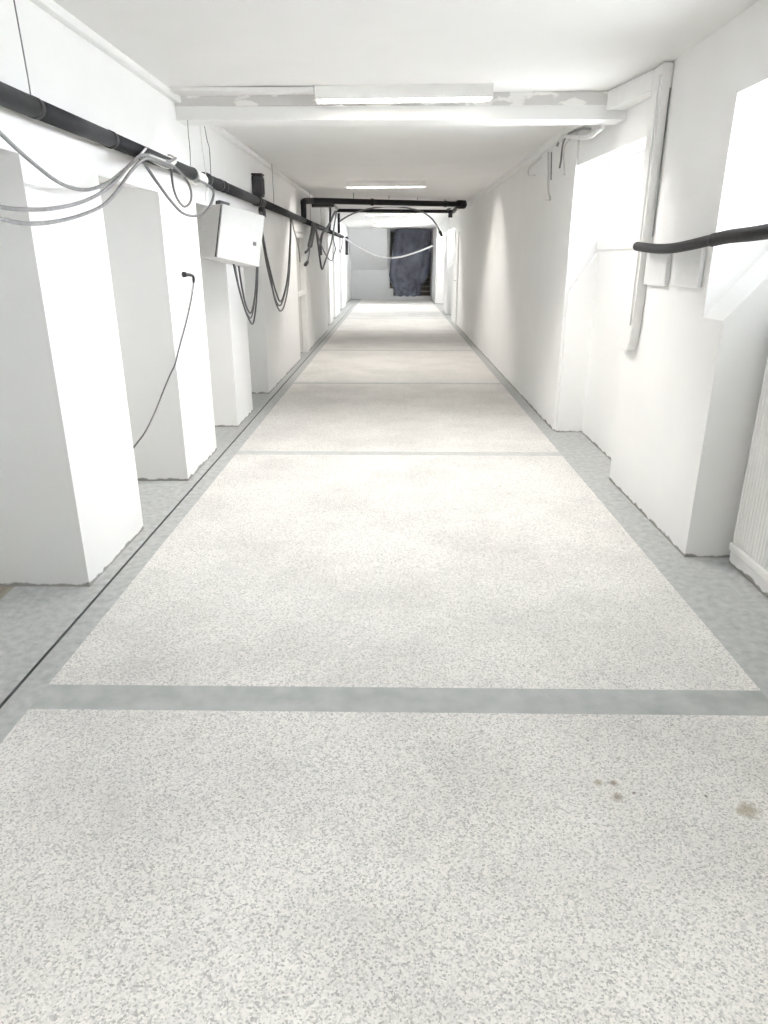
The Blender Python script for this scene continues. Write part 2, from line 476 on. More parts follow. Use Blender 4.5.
# ------------------------------------------------------------------ lamps
def lamp(x, y, L, label, tilt=True):
    z = zc(x) - 0.0
    t = thing('fluorescent_light', (x, y, z), label, 'ceiling light', 'fluorescent lights across the corridor ceiling')
    w0, w1, h, th = -0.056, 0.056, 0.078, 0.004
    m = MB()
    m.box((-L/2, w0, -0.006), (L/2, w1, 0))
    m.box((-L/2, w0, -h), (L/2, w0+th, -0.006)); m.box((-L/2, w1-th, -h), (L/2, w1, -0.006))
    parts = [('housing', m, M_LAMP, 0.0)]
    for s in (-1, 1):
        e = MB().box((min(s*L/2, s*(L/2+0.012)), w0-0.002, -h-0.001), (max(s*L/2, s*(L/2+0.012)), w1+0.002, 0))
        parts.append(('end_cap', e, M_LAMP, 0.002))
    parts.append(('tube', MB().tube([(-L/2+0.03, 0, -0.024), (L/2-0.03, 0, -0.024)], 0.013, 16), M_TUBE, 0))
    for s in (-1, 1):
        parts.append(('lamp_holder', MB().box((s*(L/2-0.015)-0.012, -0.016, -0.042), (s*(L/2-0.015)+0.012, 0.016, -0.006)), M_LAMP, 0.002))
    for nm, b, mt, bv in parts:
        b.build(nm, mt, t, bevel=bv, offset=(0, 0, 0))
    t.rotation_euler = (0, -0.009 if tilt else 0, 0)
    return t
lamp(0.05, 5.045, 1.10, 'long white fluorescent ceiling light mounted just before the beam')
lamp(-0.13, 10.8, 1.10, 'smaller-looking fluorescent ceiling light farther along the corridor beyond the beam')
lamp(-0.10, 17.4, 1.10, 'fluorescent ceiling light half hidden behind the crossing pipes')
lamp(-0.10, 23.4, 1.10, 'fluorescent ceiling light farthest down the corridor before the dark sheet')
lamp(0.0, -1.3, 1.06, 'fluorescent ceiling light over the near end of the corridor')

# flat trunk feeding the first lamp
t = MB().box((-1.42, 4.98, zc(-1.4)-0.024), (-0.52, 5.05, zc(-1.4)-0.0))
tag(t.build('cable_trunking', M_PLAST, bevel=0.003), 'short white cable trunking on the ceiling left of the near light', 'trunking')

# ------------------------------------------------------------------ left pipe
PX, PZ, PR = -1.408, 2.03, 0.042
def pz(y): return 2.052 - 0.004*(y+4)/10.5 if y < 6.5 else 2.048 - 0.018*(y-6.5)/13.5
t = thing('insulated_pipe', (PX, 1.0, pz(1.0)), 'long black foam-insulated pipe running along the left wall above the pillars', 'pipe')
MB().tube([(PX, -4.1, pz(-4.1)), (PX, 6.5, pz(6.5)), (PX, 20.1, pz(20.1))], 0.026, 16, sub=1).build('pipe_core', M_STEEL, t)
segs = [(-4.0, 0.8, .038), (0.80, 3.06, .038), (3.062, 3.80, .0375), (3.805, 5.30, .0375), (5.56, 8.0, .042), (8.003, 11.5, .042), (11.503, 15.5, .042), (15.5, 19.9, .042)]
for a, b, rr in segs:
    MB().tube([(PX, a+0.003, pz(a)), (PX, b-0.003, pz(b))], rr, 24).build('insulation_sleeve', M_FOAM, t)
for yy, r_ in ((3.04, 0.0395), (3.805, 0.0405), (5.26, 0.041), (5.66, 0.047), (6.05, 0.045), (6.2, 0.045), (7.62, 0.052), (7.75, 0.049), (11.5, 0.047), (15.5, 0.047)):
    MB().tube([(PX, yy-0.02, pz(yy)), (PX, yy+0.02, pz(yy))], r_, 24).build('pipe_collar', M_FOAM2, t)
m = MB()
for k in range(9):
    a = random.uniform(0, 6.28); yy = 5.36 + 0.019*k
    ring = [(PX + (0.036+random.uniform(0, .008))*math.cos(a+q*math.pi/8), yy + 0.012*math.sin(q*0.8+a), PZ + (0.036+random.uniform(0, .008))*math.sin(a+q*math.pi/8)) for q in range(17)]
    m.tube(ring, 0.009, 8, sub=2)
m.build('white_tape_wrap', M_PLAST, t)['label'] = 'white tape wrapped round the bare gap in the pipe'
for (yy, lean) in ((3.03, 0.02), (8.7, -0.02), (12.4, -0.02), (14.2, 0.02)):
    MB().tube([(PX, yy, PZ+0.035), (PX+0.004, yy-lean*0.4, PZ+0.12), (PX, yy-lean, 2.47), (PX, yy-lean, 2.51)], 0.003, 6).build('hanger_wire', M_WIRE, t)
# branch elbow that feeds the crossing pipe is part of the crossing pipe

# dark oblong box over the pipe
t = thing('wall_box', (-1.40, 7.83, 2.09), 'black oblong box fixed upright on the left wall over the pipe', 'box')
MB().box((-1.472, 7.775, 2.092), (-1.365, 7.895, 2.295)).build('box_body', M_BLACK, t, bevel=0.015, seg=3)
MB().box((-1.472, 7.768, 2.296), (-1.36, 7.902, 2.312)).build('box_lid', M_BLACK, t, bevel=0.005)
MB().box((-1.3645, 7.80, 2.12), (-1.357, 7.87, 2.27)).build('box_ridge', M_FOAM2, t, bevel=0.003)
t = MB().tube([(-1.40, 7.85, 2.0), (-1.395, 7.85, 1.96), (-1.39, 7.85, 1.90)], [0.03, 0.038, 0.034], 12)
tag(t.build('pipe_strap', M_BLACK), 'short black wrapped stub hanging under the pipe below the oblong box', 'pipe fitting')

# ------------------------------------------------------------------ slack grey cables by the first pillar
XC = -1.345
end = [(-1.345, 4.200, 2.019), (-1.345, 4.372, 2.020), (-1.345, 4.562, 2.032), (-1.345, 4.694, 2.064)]
cable('slack_cable', [(-1.345, 2.336, 2.007), (-1.345, 2.627, 1.899), (-1.345, 2.784, 1.845), (-1.345, 2.969, 1.794), (-1.345, 3.121, 1.774), (-1.345, 3.302, 1.781), (-1.345, 3.531, 1.828), (-1.345, 3.790, 1.915), (-1.345, 4.021, 2.002)] + [(x, y, z+0.01) for x, y, z in end], 0.0075, M_GRCABLE,
      'uppermost of three grey cables sagging from the pipe at the left edge', 'cable', 'slack grey cables under the near pipe')
cable('slack_cable', [(-1.330, 2.191, 1.670), (-1.330, 2.514, 1.661), (-1.330, 2.689, 1.664), (-1.330, 2.896, 1.680), (-1.330, 3.143, 1.716), (-1.330, 3.380, 1.770), (-1.330, 3.622, 1.850), (-1.330, 3.825, 1.937), (-1.330, 4.025, 2.007), (-1.330, 4.185, 2.013), (-1.330, 4.377, 2.015), (-1.330, 4.528, 2.017), (-1.330, 4.606, 2.015)], 0.0075, M_GRCABLE,
      'middle of three grey cables sagging from the pipe at the left edge', 'cable', 'slack grey cables under the near pipe')
cable('slack_cable', [(-1.315, 2.157, 1.644), (-1.315, 2.472, 1.622), (-1.315, 2.642, 1.615), (-1.315, 2.846, 1.629), (-1.315, 3.089, 1.663), (-1.315, 3.359, 1.719), (-1.315, 3.564, 1.797), (-1.315, 3.803, 1.912), (-1.315, 4.020, 1.988), (-1.315, 4.183, 1.993), (-1.315, 4.377, 1.995), (-1.315, 4.491, 1.997)], 0.0075, M_GRCABLE,
      'lowest of three grey cables sagging from the pipe at the left edge', 'cable', 'slack grey cables under the near pipe')
cable('cable_tie_bundle', [(-1.350, 4.016, 1.992), (-1.340, 4.076, 2.028), (-1.400, 4.335, 2.081), (-1.450, 4.541, 2.099), (-1.460, 4.480, 2.038), (-1.400, 4.222, 1.992), (-1.340, 4.099, 2.002), (-1.340, 4.186, 2.022), (-1.340, 4.324, 2.029), (-1.340, 4.450, 2.029)], 0.006, M_WHCABLE,
      'pale cord twisted round the pipe where the grey cables gather', 'cord')
cable('looped_cable', [(-1.335, 4.046, 1.981), (-1.335, 4.171, 1.927), (-1.335, 4.276, 1.887), (-1.335, 4.457, 1.823), (-1.335, 4.683, 1.767), (-1.335, 4.941, 1.761), (-1.335, 5.194, 1.790), (-1.335, 5.409, 1.852), (-1.335, 5.537, 1.927), (-1.335, 5.508, 1.972), (-1.345, 5.385, 1.993), (-1.350, 5.194, 2.001)], 0.0085, M_MIDCABLE,
      'wider grey cable loop hanging under the pipe left of the cabinet', 'cable')
cable('looped_cable', [(-1.330, 4.536, 2.013), (-1.330, 4.523, 1.947), (-1.330, 4.540, 1.883), (-1.330, 4.604, 1.833), (-1.330, 4.722, 1.804), (-1.330, 4.855, 1.831), (-1.330, 4.917, 1.882), (-1.330, 4.892, 1.937), (-1.330, 4.803, 1.975), (-1.330, 4.684, 2.002), (-1.330, 4.567, 2.016)], 0.0075, M_MIDCABLE,
      'narrow drop-shaped grey cable loop hanging inside the wider loop', 'cable')

for pts, lab in (
    ([(-1.360, 4.074, 1.990), (-1.345, 4.168, 2.020), (-1.345, 4.321, 2.027), (-1.345, 4.464, 2.023), (-1.345, 4.581, 2.029), (-1.345, 4.662, 2.060), (-1.370, 4.703, 2.087), (-1.400, 4.723, 2.095)], 'pale cord hooking back over the pipe right of the gathered grey cables'),
    ([(-1.335, 3.979, 1.964), (-1.335, 4.100, 2.002), (-1.335, 4.212, 1.999), (-1.335, 4.348, 1.992), (-1.335, 4.479, 1.996), (-1.335, 4.586, 2.024), (-1.360, 4.744, 2.064), (-1.400, 4.847, 2.099)], 'pale cord along the front of the pipe below the hooked cord')):
    cable('cable_tie_bundle', pts, 0.0065, M_WHCABLE, lab, 'cord')
# thin wires down from the ceiling
for pts, mt, lab in (
    ([(-1.360, 5.095, 2.346), (-1.360, 5.087, 2.258), (-1.360, 5.092, 2.171), (-1.360, 5.070, 2.073)], M_GRCABLE, 'thin wire dropping from the beam end to the pipe, nearest one'),
    ([(-1.380, 5.487, 2.374), (-1.380, 5.500, 2.256), (-1.380, 5.523, 2.163), (-1.380, 5.544, 2.061)], M_WHCABLE, 'pale thin wire dropping from the ceiling behind the beam to the white wrap'),
    ([(-1.380, 5.617, 2.394), (-1.380, 5.659, 2.310), (-1.380, 5.711, 2.252), (-1.380, 5.690, 2.062)], M_MIDCABLE, 'thin dark wire dropping from the ceiling behind the beam, just right of the pale one')):
    cable('hanging_wire', pts, 0.003, mt, lab, 'wire', n=6)
for k, (pts, lab) in enumerate((
    ([(-1.345, 5.467, 1.988), (-1.345, 5.392, 1.936), (-1.345, 5.345, 1.880)], 'left short white cable tail hanging from the white wrap'),
    ([(-1.345, 5.554, 1.989), (-1.345, 5.550, 1.935), (-1.345, 5.486, 1.877)], 'right short white cable tail hanging from the white wrap'))):
    cable('cable_tail', pts, 0.005, M_PLAST, lab, 'cable', n=6)

# ------------------------------------------------------------------ tilted white cabinet
R = Matrix.Translation((-1.255, 5.98, 1.665)) @ Matrix.Rotation(math.radians(38), 4, 'Z') @ Matrix.Rotation(math.radians(12), 4, 'Y')
t = thing('electrical_cabinet', (-1.255, 5.98, 1.665), 'white steel electrical cabinet hanging askew under the pipe between the pillars', 'electrical cabinet')
t.matrix_basis = R
bpy.context.view_layer.update()
W, Hh, D = 0.375, 0.405, 0.33
ID = (0, 0, 0)
MB().box((-W/2, 0.004, -Hh/2), (W/2, D, Hh/2)).build('cabinet_body', M_PLAST, t, bevel=0.006, offset=ID)
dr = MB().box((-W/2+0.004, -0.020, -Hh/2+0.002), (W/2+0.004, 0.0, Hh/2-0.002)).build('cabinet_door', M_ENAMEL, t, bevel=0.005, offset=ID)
lk = MB().box((W/2-0.075, -0.026, -0.045), (W/2-0.045, -0.0205, -0.015))
o = lk.build('door_lock', M_DKCABLE, dr, bevel=0.003, offset=ID); o['label'] = 'dark square lock'
MB().box((-W/2-0.0015, 0.0005, -Hh/2+0.004), (-W/2+0.006, 0.0045, Hh/2-0.004)).build('door_seal', M_BLACK, t, offset=ID)
o = MB().box((-W/2+0.0, 0.03, Hh/2+0.0005), (-W/2+0.09, 0.11, Hh/2+0.028)).build('cable_entry', M_BLACK, t, bevel=0.006, offset=ID)
o['label'] = 'black cable entry on the top edge'

# ------------------------------------------------------------------ hanging loops beyond the cabinet
XH = -1.36
G1 = 'dark cables hanging below the cabinet'
cable('hanging_cable', [(-1.360, 6.116, 1.500), (-1.360, 6.163, 1.449), (-1.360, 6.278, 1.288), (-1.360, 6.431, 1.122), (-1.360, 6.609, 0.987), (-1.360, 6.797, 0.907), (-1.360, 6.950, 0.988), (-1.360, 7.124, 1.194), (-1.360, 7.268, 1.463), (-1.360, 7.459, 1.708), (-1.360, 7.645, 1.931)], 0.0085, M_DKCABLE, 'longest dark cable loop hanging below the white cabinet', group=G1)
cable('hanging_cable', [(-1.340, 6.217, 1.500), (-1.340, 6.258, 1.444), (-1.340, 6.324, 1.279), (-1.340, 6.440, 1.112), (-1.340, 6.614, 1.022), (-1.340, 6.772, 1.065), (-1.340, 6.946, 1.211), (-1.340, 7.099, 1.436), (-1.340, 7.282, 1.666), (-1.340, 7.480, 1.931)], 0.0085, M_DKCABLE, 'shortest dark cable loop hanging below the white cabinet', group=G1)
cable('hanging_cable', [(-1.380, 6.283, 1.500), (-1.380, 6.314, 1.419), (-1.380, 6.430, 1.216), (-1.380, 6.614, 1.049), (-1.380, 6.820, 0.961), (-1.380, 6.996, 1.041), (-1.380, 7.192, 1.239), (-1.380, 7.348, 1.462), (-1.380, 7.534, 1.691), (-1.380, 7.729, 1.936)], 0.007, M_MIDCABLE, 'grey cable loop between the two dark loops below the cabinet', group=G1)
G2 = 'dark cables looped between the black box and the far pipe'
cable('hanging_cable', [(-1.360, 7.535, 1.934), (-1.360, 7.590, 1.768), (-1.360, 7.838, 1.450), (-1.360, 8.014, 1.209), (-1.360, 8.223, 1.016), (-1.360, 8.518, 0.908), (-1.360, 8.899, 0.977), (-1.360, 9.336, 1.259), (-1.360, 9.609, 1.731), (-1.360, 9.715, 2.000)], 0.010, M_MIDCABLE, 'lowest of the cable loops hanging right of the white cabinet', group=G2)
cable('hanging_cable', [(-1.340, 7.480, 1.931), (-1.340, 7.510, 1.690), (-1.340, 7.873, 1.338), (-1.340, 8.141, 1.140), (-1.340, 8.427, 1.021), (-1.340, 8.814, 1.122), (-1.340, 9.178, 1.358), (-1.340, 9.482, 1.716), (-1.340, 9.615, 1.983)], 0.010, M_DKCABLE, 'uppermost of the cable loops hanging right of the white cabinet', group=G2)
cable('hanging_cable', [(-1.380, 7.671, 1.933), (-1.380, 7.686, 1.724), (-1.380, 7.881, 1.419), (-1.380, 8.181, 1.149), (-1.380, 8.482, 0.984), (-1.380, 8.791, 0.989), (-1.380, 9.281, 1.212), (-1.380, 9.679, 1.660), (-1.380, 9.873, 1.996)], 0.009, M_MIDCABLE, 'middle of the cable loops hanging right of the white cabinet', group=G2)
cable('hanging_cable', [(-1.370, 9.877, 1.996), (-1.370, 10.072, 1.856), (-1.370, 10.317, 1.735), (-1.370, 10.505, 1.594), (-1.370, 10.568, 1.446)], 0.009, M_GRCABLE, 'thin grey cable trailing down to the shallow doorway')

# cluster by the elbow
t = thing('cable_bundle', [(-1.360, 12.340, 2.013)][0], 'thick dark cable bundle with loose plugs hanging right of the shallow doorway', 'cable bundle')
m = MB()
for k in range(5):
    dx = (k-2)*0.9
    m.tube([(-1.350, 12.335, 2.043), (-1.350, 12.141, 1.899), (-1.350, 11.713, 1.664)] if k == 2 else [(x, y + dx*0.09, z + 0.01*(k % 2)) for x, y, z in [(-1.350, 12.330, 2.027), (-1.350, 12.136, 1.883), (-1.350, 11.717, 1.679)]], 0.022, 8)
m.build('bundle_sheath', M_DKCABLE, t)
MB().tube([(-1.340, 11.635, 1.692), (-1.340, 11.453, 1.544), (-1.340, 11.151, 1.414)], 0.010, 8).build('bundle_tail', M_DKCABLE, t)
MB().tube([(-1.340, 11.211, 1.443), (-1.340, 10.936, 1.405)], 0.026, 8).build('bundle_plug', M_BLACK, t)
MB().tube([(-1.330, 11.476, 1.675), (-1.330, 11.260, 1.615), (-1.330, 10.934, 1.577)], 0.018, 8).build('bundle_plug', M_BLACK, t)
G3 = 'dark cables tangled by the pipe elbow'
cable('hanging_cable', [(-1.340, 12.536, 2.005), (-1.340, 12.788, 1.792), (-1.340, 13.114, 1.483), (-1.340, 13.334, 1.329), (-1.340, 13.613, 1.325), (-1.340, 14.257, 1.482), (-1.340, 15.078, 1.673), (-1.340, 15.876, 1.922), (-1.340, 16.481, 2.205), (-1.340, 17.127, 2.506)], 0.017, M_DKCABLE, 'long V-shaped dark cable dropping from the left end of the rear crossing pipe', group=G3)
cable('hanging_cable', [(-1.360, 13.512, 1.552), (-1.360, 13.498, 1.740), (-1.360, 13.869, 1.921), (-1.360, 14.641, 2.035), (-1.360, 15.329, 2.137), (-1.360, 16.101, 2.308), (-1.360, 17.242, 2.534)], 0.024, M_DKCABLE, 'thick dark cable slanting up to the rear crossing pipe', group=G3)
cable('hanging_cable', [(-1.360, 15.684, 2.536), (-1.360, 15.691, 2.403), (-1.360, 15.571, 2.166), (-1.360, 15.416, 2.044)], 0.022, M_BLACK, 'short black cable hanging straight down below the front crossing pipe', group=G3)
cable('hanging_cable', [(-1.340, 12.458, 2.002), (-1.340, 12.892, 1.859), (-1.340, 13.452, 1.705), (-1.340, 14.279, 1.555), (-1.340, 15.129, 1.461), (-1.340, 15.735, 1.460), (-1.340, 16.160, 1.582), (-1.340, 16.600, 1.690), (-1.340, 16.115, 1.868), (-1.340, 16.309, 2.076)], 0.013, M_MIDCABLE, 'grey cable wandering through the tangle beside the pipe elbow', group=G3)
cable('pipe_stub', [(-1.360, 18.027, 2.559), (-1.360, 18.031, 2.360), (-1.360, 18.008, 2.069)], 0.030, M_BLACK, 'black upright pipe stub between the rear crossing pipe and the left pipe', 'pipe')
cable('pipe_stub', [(-1.360, 20.888, 2.055), (-1.360, 20.828, 1.844), (-1.360, 20.757, 1.593)], 0.045, M_BLACK, 'short black stub hanging where the left pipe ends', 'pipe')
cable('hanging_cable', [(-1.360, 19.275, 1.964), (-1.360, 18.935, 1.789), (-1.360, 18.373, 1.640), (-1.360, 17.894, 1.682)], 0.014, M_GRCABLE, 'small grey cable end hanging near the end of the left pipe')

# ------------------------------------------------------------------ crossing pipes
A = [(-1.400, 11.191, 2.117), (-1.400, 11.247, 2.216)][0:2]
t = thing('crossing_pipe', A[0], 'thick black insulated pipe crossing the corridor under the ceiling, front one with elbow', 'pipe')
L0 = Vector([(-1.360, 11.883, 2.350)][0]); R0 = Vector([(1.300, 14.493, 2.467)][0])
a0 = Vector((A[0][0], L0.y-0.42, PZ+0.046)); a1 = Vector((a0.x, a0.y+0.01, L0.z-0.10))
MB().tube([a0, a1, a1+Vector((0.008, 0.02, 0.06)), L0.lerp(R0, 0.015)+Vector((0, 0, -0.004)), L0.lerp(R0, 0.05), L0.lerp(R0, 0.3), L0.lerp(R0, 0.7), R0], [0.042, 0.043, 0.045, 0.045, 0.045, 0.046, 0.048, 0.048], 20, sub=8).build('insulation_sleeve', M_FOAM, t)
for f in (0.36, 0.86):
    p = L0.lerp(R0, f); q = L0.lerp(R0, f+0.008)
    MB().tube([p, q], 0.057, 20).build('pipe_collar', M_FOAM2, t)
p = L0.lerp(R0, 0.965); MB().tube([p, R0 + (R0-L0)*0.006], 0.080, 20).build('end_flange', M_FOAM2, t)
for f in (0.25, 0.47, 0.66, 0.86):
    p = L0.lerp(R0, f); MB().tube([p+Vector((0, 0, 0.05)), (p.x, p.y, zc(p.x)-0.001)], 0.006, 6).build('hanger_wire', M_WIRE, t)
L1 = Vector([(-1.272, 16.400, 2.474)][0]); R1 = Vector([(1.300, 16.933, 2.482)][0])
t = thing('crossing_pipe', L1, 'thinner black pipe crossing the corridor behind the elbowed one', 'pipe')
R1u = Vector([(1.330, 16.252, 2.551)][0])
MB().tube([L1, L1.lerp(R1, 0.5), R1.lerp(L1, 0.04), R1, R1u], 0.036, 16, sub=6).build('pipe_run', M_FOAM, t)
p = Vector([(1.280, 17.431, 2.522)][0]); MB().tube([p+Vector((0, 0, 0.03)), p+Vector((0, 0, -0.14))], 0.05, 12).build('drain_stub', M_FOAM2, t)
for f in (0.15, 0.4):
    p = L1.lerp(R1, f); MB().tube([p+Vector((0, 0, 0.04)), (p.x, p.y, zc(p.x)-0.001)], 0.006, 6).build('hanger_wire', M_WIRE, t)
for (b0, b1) in (([(1.120, 17.655, 2.557)][0], [(1.200, 17.342, 2.654)][0]), ([(1.180, 16.844, 2.518)][0], [(1.240, 16.499, 2.598)][0])):
    MB().tube([b0, b1], 0.035, 8).build('pipe_bracket', M_FOAM2, t)
t = thing('support_rail', [(-1.200, 12.500, 2.326)][0], 'short black rail with steel bracket tucked under the left end of the crossing pipe', 'bracket')
p, q = Vector([(-1.384, 12.600, 2.333)][0]), Vector([(-1.067, 12.900, 2.352)][0])
MB().tube([p, q], 0.045, 4, smooth=False).build('rail', M_BLACK, t)
MB().tube([(-1.100, 13.200, 2.396), (-1.006, 13.200, 2.300)], 0.03, 4, smooth=False).build('steel_bracket', M_STEEL, t)

o = cable('arched_cable', [(-1.215, 16.000, 2.184), (-1.160, 16.000, 2.253), (-0.965, 16.000, 2.361), (-0.772, 16.000, 2.430), (-0.580, 16.000, 2.479), (-0.324, 16.000, 2.517), (-0.078, 16.000, 2.527), (0.164, 16.000, 2.511), (0.365, 16.000, 2.478), (0.527, 16.000, 2.438), (0.656, 16.000, 2.380), (0.786, 16.000, 2.281), (0.896, 16.000, 2.143), (0.986, 16.000, 1.984)], 0.016, M_MIDCABLE, 'thin grey cable arching over the corridor below the crossing pipes')
MB().tube([(0.952, 16.000, 2.044), (0.986, 16.000, 1.984), (1.009, 16.000, 1.934)], 0.03, 8).build('plug', M_BLACK, o)
cable('white_hose', [(-1.344, 19.500, 2.006), (-1.279, 19.500, 1.957), (-0.991, 19.500, 1.773), (-0.583, 19.500, 1.580), (-0.371, 19.500, 1.525), (-0.159, 19.500, 1.505), (0.053, 19.500, 1.515), (0.254, 19.500, 1.550), (0.659, 19.500, 1.674), (0.999, 19.500, 1.809)], 0.02, M_WHCABLE, 'white hose sagging right across the corridor before the dark sheet', 'hose')

# ------------------------------------------------------------------ wall socket plug and its cable
t = thing('power_cable', (XL, 5.10, 1.38), 'thin dark power cable plugged into the second pillar and trailing into the recess', 'power cable')
MB().tube([(-1.465, 5.037, 1.393), (-1.465, 5.071, 1.392)], 0.019, 12).build('socket_ring', M_BLACK, t)
MB().tube([(-1.455, 5.012, 1.393), (-1.455, 5.110, 1.391), (-1.455, 5.184, 1.387), (-1.455, 5.240, 1.375), (-1.455, 5.245, 1.351), (-1.455, 5.232, 1.330)], [0.015, 0.011, 0.009, 0.009, 0.011, 0.006], 10).build('plug', M_BLACK, t)
MB().tube([(-1.462, 5.260, 1.336), (-1.462, 5.205, 1.263), (-1.462, 5.074, 1.147), (-1.462, 4.908, 1.024), (-1.462, 4.753, 0.921), (-1.462, 4.670, 0.858), (-1.487, 4.685, 0.810), (-1.507, 4.670, 0.772), (-1.545, 4.630, 0.685), (-1.586, 4.500, 0.542), (-1.613, 4.350, 0.442), (-1.639, 4.200, 0.382)] + [(-1.80, 4.02, 0.16), (-1.90, 3.95, 0.012), (-2.0, 3.9, 0.012)], 0.0055, 8).build('cord', M_DKCABLE, t)

# ------------------------------------------------------------------ shallow doorway on the left wall
o = bpy.data.objects.new('door_1', None); COL.objects.link(o); o.location = (XL-0.1, 11.48, 0); bpy.context.view_layer.update(); struct(o, 'narrow grey-white blind door in the left wall')
MB().box((XL-0.098, 11.03, 0.06), (XL-0.07, 11.90, 1.82)).build('door_leaf', M_BOX2, o, bevel=0.004)
MB().box((XL-0.098, 11.90, 0.0), (XL+0.02, 11.98, 1.95)).build('door_casing', M_PLAST, o, bevel=0.004)
MB().box((XL-0.07, 11.03, 0.94), (XL+0.005, 11.90, 1.0)).build('door_crossbar', M_PLAST, o, bevel=0.004)
MB().box((XL-0.07, 11.03, 1.80), (XL+0.005, 11.90, 1.86)).build('door_crossbar', M_PLAST, o, bevel=0.004)
# white door in the right wall near the far end
o = bpy.data.objects.new('door_2', None); COL.objects.link(o); o.location = (XF, 17.5, 0); bpy.context.view_layer.update(); struct(o, 'white flush door in the right wall near the far end')
MB().box((XF-0.02, 17.02, 0.01), (XF-0.001, 17.98, 1.98)).build('door_leaf', M_PLAST, o, bevel=0.003)
MB().box((XF-0.035, 16.93, 0.0), (XF-0.001, 17.015, 2.06)).build('door_casing', M_PLAST, o, bevel=0.003)
MB().box((XF-0.035, 17.985, 0.0), (XF-0.001, 18.07, 2.06)).build('door_casing', M_PLAST, o, bevel=0.003)
MB().tube([(XF-0.02, 17.1, 1.0), (XF-0.06, 17.1, 1.0), (XF-0.07, 17.2, 1.0)], 0.012, 8).build('door_handle', M_STEEL, o)

# ------------------------------------------------------------------ right wall: trunking, boxes, hose
t = thing('cable_trunking', (1.53, 4.6, 0.95), 'tall white cable trunking running down the right wall beside the window and along the ceiling', 'trunking')
m = MB()
# vertical duct swept with a flared foot
prof = [(2.525, 0.0), (2.2, 0.0), (1.6, 0.0), (1.25, 0.0), (1.08, 0.01), (1.0, 0.03), (0.94, 0.07)]
r0 = []
for z, fl in prof:
    r0.append([m.bm.verts.new(p) for p in ((1.553, 4.50+fl*0.8, z), (1.495, 4.50+fl*0.8, z), (1.495, 4.665+fl*2.0, z), (1.553, 4.665+fl*2.0, z))])
for a, b in zip(r0, r0[1:]):
    for k in range(4): m.bm.faces.new((a[k], a[(k+1) % 4], b[(k+1) % 4], b[k]))
m.bm.faces.new(r0[0]); m.bm.faces.new(r0[-1][::-1])
m.build('upright_duct', M_PLAST, t, bevel=0.004)
MB().box((1.484, 4.525, 1.10), (1.495, 4.60, 2.47)).build('duct_cover', M_PLAST, t, bevel=0.003)
m = MB()
for z in (2.42, 2.530):
    m.bm.faces.new([m.bm.verts.new(p) for p in ((1.495, 4.667, z), (1.553, 4.667, z), (1.553, 5.236, z), (1.395, 5.236, z))])
bv = list(m.bm.verts)
for k in range(4): m.bm.faces.new((bv[k], bv[(k+1) % 4], bv[4+(k+1) % 4], bv[4+k]))
m.build('ceiling_duct', M_PLAST, t, bevel=0.004)
o = MB().tube([(1.545, 4.494, 2.40), (1.545, 4.490, 2.1), (1.545, 4.482, 1.62)], 0.004, 6).build('trunking_seam', M_GRCABLE, t)
o['label'] = 'grey gap along the duct edge'
# duct beyond the beam
tag(MB().box((1.43, 5.47, 2.47), (1.468, 15.2, 2.545)).build('cable_trunking', M_PLAST, bevel=0.004), 'long thin white cable trunking under the ceiling on the right beyond the beam', 'trunking')

G4 = 'flat boxes below the black hose'
t = thing('junction_box', (1.54, 4.45, 1.35), 'flat white box behind the trunking, left of the pair under the black hose', 'junction box', G4)
MB().box((1.533, 4.15, 1.352), (1.553, 4.495, 1.552)).build('box_base', M_BOX, t, bevel=0.003)
MB().box((1.527, 4.145, 1.348), (1.5325, 4.495, 1.556)).build('box_cover', M_BOX, t, bevel=0.002)
t = thing('junction_box', (1.54, 3.87, 1.35), 'flat white box right of the trunking, beside the near window under the black hose', 'junction box', G4)
MB().box((1.533, 3.70, 1.36), (1.553, 4.04, 1.555)).build('box_base', M_BOX, t, bevel=0.003)
MB().box((1.527, 3.695, 1.356), (1.5325, 4.045, 1.559)).build('box_cover', M_BOX, t, bevel=0.002)
t = thing('junction_box', (1.54, 4.72, 1.35), 'narrow white box squeezed between trunking and far window', 'junction box', G4)
MB().box((1.525, 4.672, 1.37), (1.553, 4.785, 1.555)).build('box_base', M_BOX, t, bevel=0.003)
MB().box((1.519, 4.67, 1.366), (1.5245, 4.787, 1.559)).build('box_cover', M_BOX, t, bevel=0.002)

t = thing('black_hose', [(1.450, 3.544, 1.567)][0], 'black rubber hose sticking along the right wall across the near window', 'hose')
MB().tube([(1.452, 4.460, 1.566), (1.452, 4.307, 1.557), (1.452, 4.100, 1.548), (1.452, 3.895, 1.548), (1.452, 3.664, 1.560), (1.452, 3.441, 1.576), (1.452, 3.289, 1.583)] , [0.0255]*7, 16).build('thin_sleeve', M_FOAM, t)
MB().tube([(1.452, 3.409, 1.577), (1.452, 3.243, 1.588), (1.452, 3.065, 1.592), (1.452, 2.921, 1.597), (1.452, 2.698, 1.604)] + [(1.45, 2.0, 1.61), (1.49, 1.2, 1.60), (1.525, 0.6, 1.60), (1.526, 0.2, 1.60)], [0.0295]*9, 16).build('thick_sleeve', M_FOAM, t)

